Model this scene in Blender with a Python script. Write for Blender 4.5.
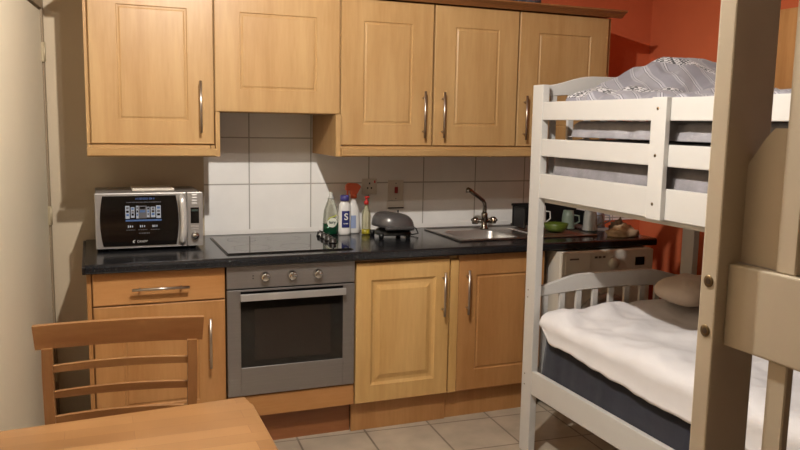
import bpy, bmesh, math, random
from mathutils import Vector, Matrix, noise
random.seed(4)
for o in list(bpy.data.objects): bpy.data.objects.remove(o)
SC = bpy.context.scene
COL = SC.collection
V = Vector

# ------------------------------------------------------------------ camera
F = 767.05; YAW, PIT, ROL = 0.38246, -0.13197, 0.01825
cd = bpy.data.cameras.new('camera'); cam = bpy.data.objects.new('camera', cd); COL.objects.link(cam)
cd.sensor_fit = 'HORIZONTAL'; cd.sensor_width = 36; cd.lens = F/800*36; cd.clip_start = .02
fw = V((math.sin(YAW)*math.cos(PIT), math.cos(YAW)*math.cos(PIT), math.sin(PIT)))
r0 = V((math.cos(YAW), -math.sin(YAW), 0)); u0 = r0.cross(fw)
rr = math.cos(ROL)*r0 + math.sin(ROL)*u0; uu = -math.sin(ROL)*r0 + math.cos(ROL)*u0
M4 = Matrix((rr, uu, -fw)).transposed().to_4x4(); M4.translation = V((-0.5337, -3.977, 1.5005))
cam.matrix_world = M4; SC.camera = cam

# ------------------------------------------------------------------ world, lamps, exposure
w = bpy.data.worlds.new('world'); SC.world = w; w.use_nodes = True
w.node_tree.nodes['Background'].inputs[0].default_value = (1, .85, .7, 1)
w.node_tree.nodes['Background'].inputs[1].default_value = .02
SC.view_settings.view_transform = 'Standard'; SC.view_settings.look = 'None'
SC.view_settings.gamma = 1; SC.view_settings.use_curve_mapping = False
SC.view_settings.exposure = 0.35
LIGHT_COL = (1.0, .94, .87)
def point(name, loc, e, r):
    l = bpy.data.lights.new(name, 'POINT'); l.energy = e; l.color = LIGHT_COL; l.shadow_soft_size = r
    o = bpy.data.objects.new(name, l); COL.objects.link(o); o.location = loc
point('bulb_light_front', (.0, -2.44, 2.62), 16, .02)
point('bulb_light_rear', (.0, -2.04, 2.62), 125, .02)

# ------------------------------------------------------------------ materials
def S(c):  # sRGB 0-255 -> linear
    return tuple(((x/255)/12.92 if x/255 <= .04045 else ((x/255+.055)/1.055)**2.4) for x in c)+(1,)
MC = {}
def mat(name, col, rough=.5, metal=0, spec=.5, trans=0, emit=0, noise_amt=0, noise_scale=8, bump=0, bump_scale=40, stretch=(1,1,1), alpha=1, coat=0):
    if name in MC: return MC[name]
    m = bpy.data.materials.new(name); m.use_nodes = True; nt = m.node_tree; N = nt.nodes; L = nt.links
    b = N['Principled BSDF']; c = S(col)
    b.inputs['Base Color'].default_value = c; b.inputs['Roughness'].default_value = rough
    b.inputs['Metallic'].default_value = metal; b.inputs['Specular IOR Level'].default_value = spec
    b.inputs['Transmission Weight'].default_value = trans; b.inputs['Coat Weight'].default_value = coat
    if emit: b.inputs['Emission Color'].default_value = c; b.inputs['Emission Strength'].default_value = emit
    tc = N.new('ShaderNodeTexCoord'); mp = N.new('ShaderNodeMapping'); mp.inputs['Scale'].default_value = stretch
    L.new(tc.outputs['Object'], mp.inputs[0])
    n = N.new('ShaderNodeTexNoise'); n.inputs['Scale'].default_value = noise_scale; n.inputs['Detail'].default_value = 6
    L.new(mp.outputs[0], n.inputs['Vector'])
    hs = N.new('ShaderNodeHueSaturation'); hs.inputs['Color'].default_value = c
    mr = N.new('ShaderNodeMapRange'); mr.inputs[1].default_value = .3; mr.inputs[2].default_value = .7
    a = noise_amt if noise_amt else .03
    mr.inputs[3].default_value = 1-a; mr.inputs[4].default_value = 1+a
    L.new(n.outputs[0], mr.inputs[0]); L.new(mr.outputs[0], hs.inputs['Value']); L.new(hs.outputs[0], b.inputs['Base Color'])
    if bump:
        n2 = N.new('ShaderNodeTexNoise'); n2.inputs['Scale'].default_value = bump_scale; n2.inputs['Detail'].default_value = 4
        L.new(mp.outputs[0], n2.inputs['Vector'])
        bp = N.new('ShaderNodeBump'); bp.inputs['Strength'].default_value = bump; bp.inputs['Distance'].default_value = .01
        L.new(n2.outputs[0], bp.inputs['Height']); L.new(bp.outputs[0], b.inputs['Normal'])
    MC[name] = m; return m

def wood(name, ca, cb, axis='Z', rough=.38, bands=1.0):
    if name in MC: return MC[name]
    m = bpy.data.materials.new(name); m.use_nodes = True; nt = m.node_tree; N = nt.nodes; L = nt.links
    b = N['Principled BSDF']; b.inputs['Roughness'].default_value = rough
    tc = N.new('ShaderNodeTexCoord'); mp = N.new('ShaderNodeMapping')
    s = {'X': (.9, 9, 9), 'Y': (9, .9, 9), 'Z': (9, 9, .9)}[axis]; mp.inputs['Scale'].default_value = s
    L.new(tc.outputs['Object'], mp.inputs[0])
    n1 = N.new('ShaderNodeTexNoise'); n1.inputs['Scale'].default_value = 1.3*bands; n1.inputs['Detail'].default_value = 5; n1.inputs['Distortion'].default_value = .5
    n2 = N.new('ShaderNodeTexNoise'); n2.inputs['Scale'].default_value = 9; n2.inputs['Detail'].default_value = 8
    L.new(mp.outputs[0], n1.inputs['Vector']); L.new(mp.outputs[0], n2.inputs['Vector'])
    ad = N.new('ShaderNodeMath'); ad.operation = 'MULTIPLY_ADD'; ad.inputs[1].default_value = .45
    L.new(n2.outputs[0], ad.inputs[0]); L.new(n1.outputs[0], ad.inputs[2])
    cr = N.new('ShaderNodeValToRGB'); cr.color_ramp.elements[0].position = .52; cr.color_ramp.elements[1].position = .95
    cr.color_ramp.elements[0].color = S(ca); cr.color_ramp.elements[1].color = S(cb)
    L.new(ad.outputs[0], cr.inputs[0]); L.new(cr.outputs[0], b.inputs['Base Color'])
    MC[name] = m; return m

def brick_mat(name, c1, c2, mortar, bw, bh, msize, rough=.4, offset=0.0, plane='XZ', shift=(0,0), rot=0.0, mottling=.05, bump=.25, bias=0):
    m = bpy.data.materials.new(name); m.use_nodes = True; nt = m.node_tree; N = nt.nodes; L = nt.links
    b = N['Principled BSDF']; b.inputs['Roughness'].default_value = rough
    tc = N.new('ShaderNodeTexCoord'); sp = N.new('ShaderNodeSeparateXYZ'); cb = N.new('ShaderNodeCombineXYZ')
    L.new(tc.outputs['Object'], sp.inputs[0]); ia, ib = {'XZ': (0,2), 'XY': (0,1), 'YZ': (1,2)}[plane]
    L.new(sp.outputs[ia], cb.inputs[0]); L.new(sp.outputs[ib], cb.inputs[1])
    mp = N.new('ShaderNodeMapping'); mp.inputs['Location'].default_value = (shift[0], shift[1], 0); mp.inputs['Rotation'].default_value = (0,0,rot)
    L.new(cb.outputs[0], mp.inputs[0])
    br = N.new('ShaderNodeTexBrick'); br.offset = offset; br.squash = 1
    br.inputs['Scale'].default_value = 1; br.inputs['Brick Width'].default_value = bw; br.inputs['Row Height'].default_value = bh
    br.inputs['Mortar Size'].default_value = msize; br.inputs['Mortar Smooth'].default_value = .1; br.inputs['Bias'].default_value = bias
    br.inputs['Color1'].default_value = S(c1); br.inputs['Color2'].default_value = S(c2); br.inputs['Mortar'].default_value = S(mortar)
    L.new(mp.outputs[0], br.inputs['Vector'])
    n = N.new('ShaderNodeTexNoise'); n.inputs['Scale'].default_value = 7; n.inputs['Detail'].default_value = 7
    L.new(tc.outputs['Object'], n.inputs['Vector'])
    mr = N.new('ShaderNodeMapRange'); mr.inputs[1].default_value = .3; mr.inputs[2].default_value = .7; mr.inputs[3].default_value = 1-mottling; mr.inputs[4].default_value = 1+mottling
    hs = N.new('ShaderNodeHueSaturation'); L.new(n.outputs[0], mr.inputs[0]); L.new(mr.outputs[0], hs.inputs['Value'])
    L.new(br.outputs['Color'], hs.inputs['Color']); L.new(hs.outputs[0], b.inputs['Base Color'])
    if bump:
        bp = N.new('ShaderNodeBump'); bp.invert = True; bp.inputs['Strength'].default_value = bump; bp.inputs['Distance'].default_value = .002
        L.new(br.outputs['Fac'], bp.inputs['Height']); L.new(bp.outputs[0], b.inputs['Normal'])
    return m

# ------------------------------------------------------------------ mesh builder
class MB:
    def __init__(s): s.bm = bmesh.new()
    def box(s, x0, x1, y0, y1, z0, z1, bev=0, seg=1):
        t = bmesh.new(); bmesh.ops.create_cube(t, size=1)
        for v in t.verts: v.co = V(((x0+x1)/2+v.co.x*(x1-x0), (y0+y1)/2+v.co.y*(y1-y0), (z0+z1)/2+v.co.z*(z1-z0)))
        if bev: bmesh.ops.bevel(t, geom=t.edges[:], offset=bev, segments=seg, affect='EDGES', profile=.6)
        return s.add(t)
    def add(s, t, mx=None):
        if mx is not None: t.transform(mx)
        me = bpy.data.meshes.new('tmp'); t.to_mesh(me); t.free(); s.bm.from_mesh(me); bpy.data.meshes.remove(me); return s
    def tube(s, pts, r, seg=12, caps=True, flat=None):
        """swept tube; r float or list; flat=(a,b) makes a rectangular bar of half sizes a,b"""
        pts = [V(p) for p in pts]; n = len(pts); rs = r if isinstance(r, (list, tuple)) else [r]*n
        rings = []; up = None
        for i, p in enumerate(pts):
            d = (pts[min(i+1, n-1)]-pts[max(i-1, 0)]).normalized()
            if up is None:
                up = V((0,0,1)) if abs(d.z) < .9 else V((0,1,0))
            a = d.cross(up).normalized(); up = a.cross(d).normalized()
            ring = []
            for k in range(seg):
                t = 2*math.pi*k/seg
                ring.append(s.bm.verts.new(p + a*math.cos(t)*rs[i] + up*math.sin(t)*rs[i]))
            rings.append(ring)
        for i in range(n-1):
            for k in range(seg):
                f = s.bm.faces.new((rings[i][k], rings[i][(k+1)%seg], rings[i+1][(k+1)%seg], rings[i+1][k])); f.smooth = True
        if caps:
            s.bm.faces.new(rings[0][::-1]); s.bm.faces.new(rings[-1])
        return s
    def lathe(s, prof, c, seg=24, sx=1, sy=1, axis='Z'):
        """prof [(r,z)..] about c; axis Z (up) or Y (towards -y)"""
        c = V(c); rings = []
        for r, z in prof:
            ring = []
            for k in range(seg):
                t = 2*math.pi*k/seg; x, y = math.cos(t)*r*sx, math.sin(t)*r*sy
                ring.append(s.bm.verts.new(c + (V((x, y, z)) if axis == 'Z' else V((x, -z, y)))))
            rings.append(ring)
        for i in range(len(prof)-1):
            for k in range(seg):
                f = s.bm.faces.new((rings[i][k], rings[i][(k+1)%seg], rings[i+1][(k+1)%seg], rings[i+1][k])); f.smooth = True
        s.bm.faces.new(rings[0][::-1]); s.bm.faces.new(rings[-1]); return s
    def prism(s, poly, a0, a1, plane='XZ', bev=0):
        """poly of 2D points extruded along remaining axis from a0 to a1"""
        def P(u, v, a): return V((u, a, v)) if plane == 'XZ' else (V((u, v, a)) if plane == 'XY' else V((a, u, v)))
        t = bmesh.new(); A = [t.verts.new(P(u, v, a0)) for u, v in poly]; B = [t.verts.new(P(u, v, a1)) for u, v in poly]
        n = len(poly); t.faces.new(A); t.faces.new(B[::-1])
        for i in range(n): t.faces.new((A[i], B[i], B[(i+1)%n], A[(i+1)%n]))
        bmesh.ops.recalc_face_normals(t, faces=t.faces[:])
        if bev:
            es = [e for e in t.edges if len(e.link_faces) == 2 and e.calc_face_angle() > .6]
            bmesh.ops.bevel(t, geom=es, offset=bev, segments=1, affect='EDGES')
        return s.add(t)
    def panel(s, x0, x1, z0, z1, yf, th, rings):
        """door slab; rings [(inset x, inset z, dy)] carve concentric profile in the front (-y) face; yf is front y"""
        prev = None; bm = s.bm
        allr = [(.0, .0, th), (0, 0, .003), (.003, .003, 0)] + list(rings)
        for ix, iz, dy in allr:
            q = [bm.verts.new((x0+ix, yf+dy, z0+iz)), bm.verts.new((x1-ix, yf+dy, z0+iz)), bm.verts.new((x1-ix, yf+dy, z1-iz)), bm.verts.new((x0+ix, yf+dy, z1-iz))]
            if prev:
                for k in range(4): bm.faces.new((prev[k], prev[(k+1)%4], q[(k+1)%4], q[k]))
            else: bm.faces.new(q[::-1])
            prev = q
        bm.faces.new(prev); return s
    def build(s, name, m, parent=None, base=None, smooth=False):
        bmesh.ops.recalc_face_normals(s.bm, faces=s.bm.faces[:])
        org = V((0,0,0))
        if parent is not None:
            p = parent
            while p.parent: p = p.parent
            org = V(p.location)
        elif base is not None: org = V(base)
        for v in s.bm.verts: v.co -= org
        me = bpy.data.meshes.new(name); s.bm.to_mesh(me); s.bm.free()
        if smooth:
            for f in me.polygons: f.use_smooth = True
        me.materials.append(m)
        o = bpy.data.objects.new(name, me); COL.objects.link(o)
        if parent is not None: o.parent = parent
        else: o.location = org
        return o
def tag(o, label=None, cat=None, group=None, kind=None):
    if label: o['label'] = label
    if cat: o['category'] = cat
    if group: o['group'] = group
    if kind: o['kind'] = kind
    return o
def thing(name, loc, label, cat, group=None):
    o = bpy.data.objects.new(name, None); o.empty_display_size = .05; COL.objects.link(o); o.location = loc
    return tag(o, label, cat, group)
def struct(o): o['kind'] = 'structure'; return o
def text(s, name, size, loc, m, parent, rot=(math.pi/2,0,0), depth=.0006, align='CENTER', shear=0, bold=False):
    cu = bpy.data.curves.new(name, 'FONT'); cu.body = s; cu.size = size; cu.extrude = depth; cu.align_x = align; cu.align_y = 'CENTER'; cu.shear = shear
    if bold: cu.offset = size*.02
    t = bpy.data.objects.new(name, cu); COL.objects.link(t)
    dg = bpy.context.evaluated_depsgraph_get(); me = bpy.data.meshes.new_from_object(t.evaluated_get(dg))
    bpy.data.objects.remove(t); me.materials.clear(); me.materials.append(m); me.name = name
    p = parent
    while p.parent: p = p.parent
    me.transform(Matrix.Translation(V(loc)-V(p.location)) @ Matrix.Rotation(rot[2],4,'Z') @ Matrix.Rotation(rot[0],4,'X'))
    o = bpy.data.objects.new(name, me); COL.objects.link(o); o.parent = parent
    return o

# palette
WU = wood('upper_cabinet_maple', (170,132,84), (187,152,104), 'Z')
WUX = wood('upper_cabinet_maple_cross', (170,132,84), (187,152,104), 'X')
WB = wood('base_cabinet_beech', (165,115,66), (183,135,84), 'Z')
WBX = wood('base_cabinet_beech_cross', (168,115,64), (186,135,83), 'X')
WP = wood('pale_yellow_pine', (192,150,90), (210,170,110), 'Z')
WD = wood('plinth_wood_shaded', (131,80,45), (155,100,59), 'X')  # darkened to carry the shade on the recessed plinth
CROWN = wood('cornice_wood', (131,84,46), (151,101,61), 'X')
STEEL = mat('brushed_steel', (170,165,160), .32, 1, noise_amt=.03, stretch=(1,1,40))
HAND = mat('satin_nickel', (190,180,170), .3, 1)
OVEN = mat('oven_stainless', (150,145,142), .42, .8, noise_amt=.04, stretch=(1,1,30))
CHROME = mat('chrome', (210,208,205), .1, 1)
BLACK = mat('black_plastic', (18,18,19), .35)
BGLASS = mat('black_glass', (10,10,11), .06, spec=.6)
WORK = mat('black_laminate', (28,29,32), .2, noise_amt=.25, noise_scale=160, spec=.5)
WHITE = mat('white_plastic', (228,226,222), .35)
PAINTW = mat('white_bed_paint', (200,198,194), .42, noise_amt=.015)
PAINTSH = mat('bed_paint_shaded', (182,169,148), .45, noise_amt=.02)  # bed paint darkened to stand for shade on the near bunk
CREAM = mat('cream_wall_paint', (198,182,156), .8, noise_amt=.02, bump=.05)
RED = mat('orange_red_wall_paint', (212,108,66), .8, noise_amt=.02, bump=.05)

# ------------------------------------------------------------------ room shell
BW = .085; RX = 2.80
LW0 = V((-.745, BW, 0)); LWD = V((-.0985, -1, 0)).normalized()
def lw(d, off=0): # point on left wall plane, d metres from back corner, off metres into the room
    n = V((-LWD.y, LWD.x, 0)); n = n if n.x > 0 else -n
    return LW0 + LWD*d + n*off
FLOORM = brick_mat('floor_tile_stone', (178,166,148), (168,156,138), (118,106,92), .335, .335, .005, .35, 0, 'XY', (-1.033+.335*4, .89+.335*14), 0.055, .16)
m = MB(); m.box(-1.9, RX+.1, -7.6, BW+.1, -.1, 0); struct(m.build('floor', FLOORM))
m = MB(); m.box(-1.9, RX+.1, -7.6, BW+.1, 2.75, 2.85); struct(m.build('ceiling', mat('ceiling_offwhite', (205,198,186), .9)))
# back wall: cream left of the fitted units, red from the last two units on
bw_ = bpy.data.materials.new('back_wall_two_paints'); bw_.use_nodes = True; nt = bw_.node_tree
sp = nt.nodes.new('ShaderNodeSeparateXYZ'); tc = nt.nodes.new('ShaderNodeTexCoord'); gt = nt.nodes.new('ShaderNodeMath'); gt.operation = 'GREATER_THAN'; gt.inputs[1].default_value = 1.0
mx = nt.nodes.new('ShaderNodeMix'); mx.data_type = 'RGBA'; mx.inputs['A'].default_value = S((198,182,156)); mx.inputs['B'].default_value = S((212,108,66))
nt.links.new(tc.outputs['Object'], sp.inputs[0]); nt.links.new(sp.outputs[0], gt.inputs[0]); nt.links.new(gt.outputs[0], mx.inputs['Factor'])
nt.links.new(mx.outputs['Result'], nt.nodes['Principled BSDF'].inputs['Base Color']); nt.nodes['Principled BSDF'].inputs['Roughness'].default_value = .8
m = MB(); m.box(-.86, RX+.1, BW, BW+.1, 0, 2.75); struct(m.build('wall_back', bw_))
m = MB(); m.box(RX, RX+.1, -7.5, BW, 0, 2.75); struct(m.build('wall_right', RED))
m = MB(); m.box(-1.9, RX, -7.6, -7.5, 0, 2.75); struct(m.build('wall_front', CREAM))
def lwbox(mb, d0, d1, o0, o1, z0, z1, bev=0):
    t = bmesh.new(); A = [lw(d0,o0), lw(d1,o0), lw(d1,o1), lw(d0,o1)]
    lo = [t.verts.new((p.x,p.y,z0)) for p in A]; hi = [t.verts.new((p.x,p.y,z1)) for p in A]
    t.faces.new(lo); t.faces.new(hi[::-1])
    for i in range(4): t.faces.new((lo[i], lo[(i+1)%4], hi[(i+1)%4], hi[i]))
    bmesh.ops.recalc_face_normals(t, faces=t.faces[:])
    if bev: bmesh.ops.bevel(t, geom=t.edges[:], offset=bev, segments=1, affect='EDGES')
    mb.add(t)
m = MB(); lwbox(m, 0, 7.65, -.12, -.02, 0, 2.75); lwbox(m, 1.33, 7.6, -.02, 0, 0, 2.75); lwbox(m, 0, 1.33, -.02, 0, 2.05, 2.75); struct(m.build('wall_left', CREAM))
DOORM = mat('cream_door_paint', (226,216,192), .5, noise_amt=.01)
m = MB(); lwbox(m, .04, 1.28, -.02, .012, .01, 1.99, .002); d1 = struct(m.build('door_1', DOORM))
FR = mat('door_frame_paint_shaded', (150,132,108), .6)  # frame colour darkened for the shade on the jamb
m = MB(); lwbox(m, .0, .034, -.02, .02, 0, 2.05); lwbox(m, 1.288, 1.33, -.02, .02, 0, 2.05); lwbox(m, .0, 1.33, -.02, .02, 2.0, 2.05); struct(m.build('trim_1', FR))
for z in (1.80, 1.03, .25):
    m = MB(); lwbox(m, .030, .049, .012, .022, z-.045, z+.045, .001); p = lw(.040, .024); m.tube([(p.x,p.y,z-.045),(p.x,p.y,z+.045)], .006); m.build('door_hinge', mat('hinge_brass_painted', (190,175,145), .5, .4), d1)
# splashback tiles
TILE = brick_mat('white_wall_tile', (246,244,240), (242,240,236), (178,174,166), .3345, .245, .0035, .2, 0, 'XZ', (-.234, -1.166+.245*8), 0, .03, .4)
m = MB(); m.box(0.0, RX-.001, BW-.008, BW-.0005, .905, 1.60); struct(m.build('trim_2', TILE))
m = MB(); m.box(0.0, 2.334, BW-.0095, BW-.0078, .9008, .926, .0005); struct(m.build('trim_3', mat('white_sealant', (238,235,230), .3)))

# ------------------------------------------------------------------ handles, cabinets
def bar_handle(parent, x, z, y, L=.235, vert=True, name='handle'):
    """y = door front plane"""
    m = MB(); yb = y-.030
    if vert:
        m.tube([(x,yb,z-L/2),(x,yb,z+L/2)], .0062, 12)
        for s in (-1,1): m.tube([(x,y+.001,z+s*L*.36),(x,yb,z+s*L*.36)], .0045, 10)
    else:
        m.tube([(x-L/2,yb,z),(x+L/2,yb,z)], .0062, 12)
        for s in (-1,1): m.tube([(x+s*L*.36,y+.001,z),(x+s*L*.36,yb,z)], .0045, 10)
    return m.build(name, HAND, parent)
def groove(a, b):  # thin routed rectangular groove with flat centre
    return [(a, b, 0), (a+.004, b+.004, .005), (a+.010, b+.010, .005), (a+.016, b+.016, .0015)]
def wall_unit(x0, x1, z0, z1, label, doors, handles, cat='cabinet', light=True, yf=-.335):
    t = thing('wall_cabinet', ((x0+x1)/2, -.13, z0), label, cat, 'maple wall cabinets above the worktop')
    m = MB(); m.box(x0+.0005, x1-.0005, yf+.022, BW-.002, z0, z1, .0008); m.build('carcass', WU, t)
    for dx0, dx1 in doors:
        m = MB(); m.panel(dx0+.002, dx1-.002, z0+.002, z1-.002, yf, .02, groove(.115, .105)); d = m.build('door', WU, t)
        for hx, hz in handles:
            if dx0 < hx < dx1: bar_handle(d, hx, hz, yf)
    return t
Z1, ZH, ZT = 1.386, 1.537, 2.101
wall_unit(-.553, -.001, Z1, ZT, 'tall maple wall cabinet with a bar handle, directly above the microwave', [(-.536, -.002)], [(-.066, 1.557)])
wall_unit(0, .602, ZH, ZT, 'short wide maple wall cabinet without a handle, above the hob', [(0.0, .602)], [])
t3 = wall_unit(.603, 1.598, Z1, ZT, 'maple double wall cabinet with two meeting bar handles, above the cleaning bottles', [(.606, 1.100), (1.106, 1.595)], [(1.047, 1.545), (1.155, 1.545)])
wall_unit(1.599, 2.195, Z1, ZT, 'rightmost maple wall cabinet, its lower part behind the white bunk bed', [(1.600, 2.168)], [(1.642, 1.54)])
for nm, px0, px1, lab in (('side_panel', -.0005, .0195, 'narrow maple end panel closing the gap below the hob cabinet, nearest the microwave'), ('side_panel', .577, .6025, 'narrow maple end panel below the hob cabinet, nearest the cleaning bottles')):
    m = MB(); m.box(px0, px1, -.352, BW-.010, 1.332, 1.5365, .0008); tag(m.build(nm, WU, None, ((px0+px1)/2, -.13, 1.332)), lab, 'cabinet panel', 'end panels under the hob cabinet')
# light pelmets
def pelmet(x0, x1, label):
    m = MB(); prof = [(-.372, 1.369), (-.345, 1.369), (-.337, 1.331), (-.361, 1.331), (-.368, 1.337)]
    m.prism([(y, z) for y, z in prof], x0, x1, 'YZ', .001)
    m.box(x0+.02, x1-.02, -.3445, -.325, 1.350, 1.3688)
    m.box(x0+.02, x1-.02, -.3245, -.30, 1.345, 1.3855)  # hidden battens added behind the pelmet to stop light leaking through
    m.prism([(-.337, 1.383), (BW-.002, 1.383), (BW-.002, 1.368), (-.337, 1.368)], x0+.002, x0+.018, 'YZ'); 
    m.prism([(-.337, 1.383), (BW-.002, 1.383), (BW-.002, 1.368), (-.337, 1.368)], x1-.018, x1-.002, 'YZ')
    o = m.build('pelmet', WUX, None, ((x0+x1)/2, -.3, 1.34)); tag(o, label, 'trim board', 'pelmets under the wall cabinets')
pelmet(-.553, -.001, 'short maple pelmet strip under the cabinet over the microwave')
pelmet(.603, 2.20, 'long maple pelmet strip running from above the bottles towards the bunk bed')
m = MB(); m.prism([(-.36, 2.102), (-.345, 2.102), (-.345, 2.118), (BW-.002, 2.118), (BW-.002, 2.138), (-.405, 2.138), (-.405, 2.130), (-.38, 2.118)], -.57, 2.235, 'YZ', .001)
tag(m.build('cornice', CROWN, None, (.8, -.2, 2.102)), 'reddish-brown wooden cornice running along the top of the wall cabinets', 'trim board')

# base units
YF = -.60; RAISED = [(.075, .085, 0), (.079, .089, .004), (.088, .098, .009), (.100, .112, .009), (.122, .136, .001)]
def carc(t, x0, x1, z0=.15, z1=.858, mt=None): m = MB(); m.box(x0, x1, YF+.021, BW-.012, z0, z1, .0008); return m.build('carcass', mt or WB, t)
tb = thing('base_cabinet', (-.27, -.28, .0), 'orange beech base cabinet with one drawer over a door, below the microwave', 'cabinet', 'base cabinets under the black worktop')
carc(tb, -.553, -.002); m = MB(); m.box(-.572, -.554, YF+.008, BW-.012, 0, .858, .001); m.build('end_panel', WB, tb)
m = MB(); m.panel(-.549, -.005, .716, .856, YF, .02, []); dr = m.build('drawer', WBX, tb); bar_handle(dr, -.278, .783, YF, .235, False)
m = MB(); m.panel(-.549, -.005, .152, .710, YF, .02, groove(.115, .110)); dd = m.build('door', WB, tb); bar_handle(dd, -.074, .522, YF, .225)
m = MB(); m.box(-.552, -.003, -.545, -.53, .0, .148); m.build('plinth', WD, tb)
tc_ = thing('base_cabinet', (.85, -.28, .0), 'base cabinet with a pale yellow raised-panel door, just right of the oven', 'cabinet', 'base cabinets under the black worktop')
carc(tc_, .604, 1.098); m = MB(); m.panel(.607, 1.094, .152, .842, YF-.004, .024, RAISED); dd = m.build('door', WP, tc_)
dd['label'] = 'pale yellow raised-panel door, lighter than its neighbours'
bar_handle(dd, 1.058, .668, YF-.004, .22)
m = MB(); m.box(.600, 1.105, -.562, -.545, 0, .145, .001); m.build('plinth', WB, tc_)
m = MB(); m.box(1.101, 1.143, YF-.004, BW-.012, .152, .835, .001); m.box(1.101,1.143,YF+.02,BW-.012,.836,.858); 
m.build('filler_strip', WP, tc_)
td = thing('base_cabinet', (1.4, -.28, .0), 'orange beech base cabinet under the sink, beside the bunk bed post', 'cabinet', 'base cabinets under the black worktop')
carc(td, 1.145, 1.645, z1=.70); m = MB(); m.panel(1.147, 1.643, .152, .856, YF, .02, groove(.100, .105)); dd = m.build('door', WB, td); bar_handle(dd, 1.192, .668, YF, .225)
m = MB(); m.box(1.145, 1.645, YF+.021, YF+.04, .70, .858); m.build('front_rail', WB, td)
m = MB(); m.box(1.110, 1.66, -.552, -.536, 0, .145, .001); m.build('plinth', WB, td)

# oven
ov = thing('built_in_oven', (.3, -.3, .259), 'stainless steel built-in electric oven with three round knobs and black glass door', 'oven')
m = MB(); m.box(.006, .592, YF+.022, -.04, .262, .852); m.build('housing', BLACK, ov)
m = MB(); m.box(.002, .597, YF-.008, YF+.02, .756, .857, .0015); fa = m.build('control_panel', OVEN, ov)
for kx in (.171, .295, .416):
    m = MB(); m.lathe([(.023,0),(.023,.004),(.0205,.006),(.0195,.022),(.016,.026),(0.004,.027)], (kx, YF-.008, .806), 24, axis='Y'); m.box(kx-.002,kx+.002,YF-.036,YF-.03,.806,.822); m.build('knob', CHROME, fa)
for k, z in enumerate((.812, .800)):
    m = MB(); m.lathe([(.003,0),(.003,.001)], (.118, YF-.008, z), 10, axis='Y'); m.build('indicator', BLACK, fa)
m = MB(); x0,x1,z0,z1 = .002,.597,.259,.750; yo = YF-.010
m.box(x0, .062, yo, YF+.02, z0, z1, .0015); m.box(.540, x1, yo, YF+.02, z0, z1, .0015); m.box(.062, .540, yo, YF+.02, z0, .390, .0015); m.box(.062, .540, yo, YF+.02, .742, z1, .001)
od = m.build('oven_door', OVEN, ov)
m = MB(); m.box(.062, .540, yo+.003, YF+.01, .390, .742); gl = m.build('window', BGLASS, od)
m = MB(); m.box(.125,.48, yo+.0022, yo+.003,.42,.66,.0); m.build('inner_window', mat('oven_inner_dark', (34,27,23), .12), gl)
m = MB(); m.box(.055, .545, yo-.034, yo-.020, .704, .736, .004, 2)
for x in (.075, .525): m.box(x-.008, x+.008, yo-.022, yo+.004, .710, .728, .001)
m.build('handle', mat('light_aluminium', (206,204,202), .32, .7), od)
m = MB(); m.box(.003, .598, YF, YF+.018, .152, .252, .001)
tag(m.build('drawer_front', WBX, None, (.3, YF, .15)), 'plain orange beech board fitted below the oven', 'cabinet board')
m = MB(); m.box(-.002, .598, -.542, -.527, 0, .149); tag(m.build('plinth', WD, None, (.3,-.53,0)), 'recessed plinth board, colour darkened for shade, at floor level below the oven', 'plinth')
m = MB(); m.box(.004,.597,-.52,BW-.012,.152,.258); tag(m.build('oven_support_shelf', WB, None, (.3,-.3,.152)), 'beech support carcass hidden behind the board below the oven', 'cabinet board')

# worktop with sink cut-out
def grid_slab(xs, ys, z0, z1, holes):
    m = MB(); 
    for i in range(len(xs)-1):
        for j in range(len(ys)-1):
            if (i,j) in holes: continue
            m.box(xs[i], xs[i+1], ys[j], ys[j+1], z0, z1)
    bmesh.ops.remove_doubles(m.bm, verts=m.bm.verts[:], dist=1e-5)
    seen = {}; kill = []
    for f in m.bm.faces:
        k = frozenset(v.index for v in f.verts)
        seen.setdefault(k, []).append(f)
    for k, fs in seen.items():
        if len(fs) > 1: kill += fs
    bmesh.ops.delete(m.bm, geom=kill, context='FACES')
    return m
SX0, SX1, SY0, SY1 = 1.262, 1.60, -.430, -.115
m = grid_slab([-.575, SX0, SX1, 2.335], [-.618, SY0, SY1, BW-.001], .86, .90, {(1,1)})
m.bm.verts.index_update()
# post-formed rounded front
m.prism([(-.618,.86),(-.618,.90),(-.626,.8985),(-.6325,.894),(-.635,.887),(-.635,.868),(-.632,.862),(-.628,.86)], -.575, 2.335, 'YZ')
wt = m.build('worktop', WORK, None, (.9, -.3, .86)); tag(wt, 'long black laminate worktop running over the base cabinets', 'worktop')
m = MB(); m.prism([(-.626,.862),(-.618,.857),(BW-.002,.857),(BW-.002,.896),(-.618,.896),(-.631,.890)], -.587, -.5755, 'YZ', .001); m.build('end_cap', mat('worktop_end_strip', (30,26,26), .4), wt)

# hob
hb = thing('ceramic_hob', (.31, -.28, .90), 'flat black glass electric hob set in the worktop over the oven', 'hob')
m = MB(); m.prism([(.018,-.545),(.602,-.545),(.602,-.03),(.018,-.03)], .9005, .907, 'XY', .0015); m.build('glass_plate', BGLASS, hb)
m = MB(); m.prism([(.012,-.551),(.608,-.551),(.608,-.024),(.012,-.024)], .9002, .9035, 'XY', .001); m.build('rim', mat('dark_steel_rim', (70,68,66), .35, 1), hb)
RG = mat('hob_ring_print', (70,68,66), .3)
def ring(cx, cy, r):
    m = MB(); n = 48
    a = [m.bm.verts.new((cx+math.cos(t*2*math.pi/n)*r, cy+math.sin(t*2*math.pi/n)*r, .9073)) for t in range(n)]
    b = [m.bm.verts.new((cx+math.cos(t*2*math.pi/n)*(r-.002), cy+math.sin(t*2*math.pi/n)*(r-.002), .9073)) for t in range(n)]
    for k in range(n): m.bm.faces.new((a[k],a[(k+1)%n],b[(k+1)%n],b[k]))
    m.build('cooking_zone', RG, hb)
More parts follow.
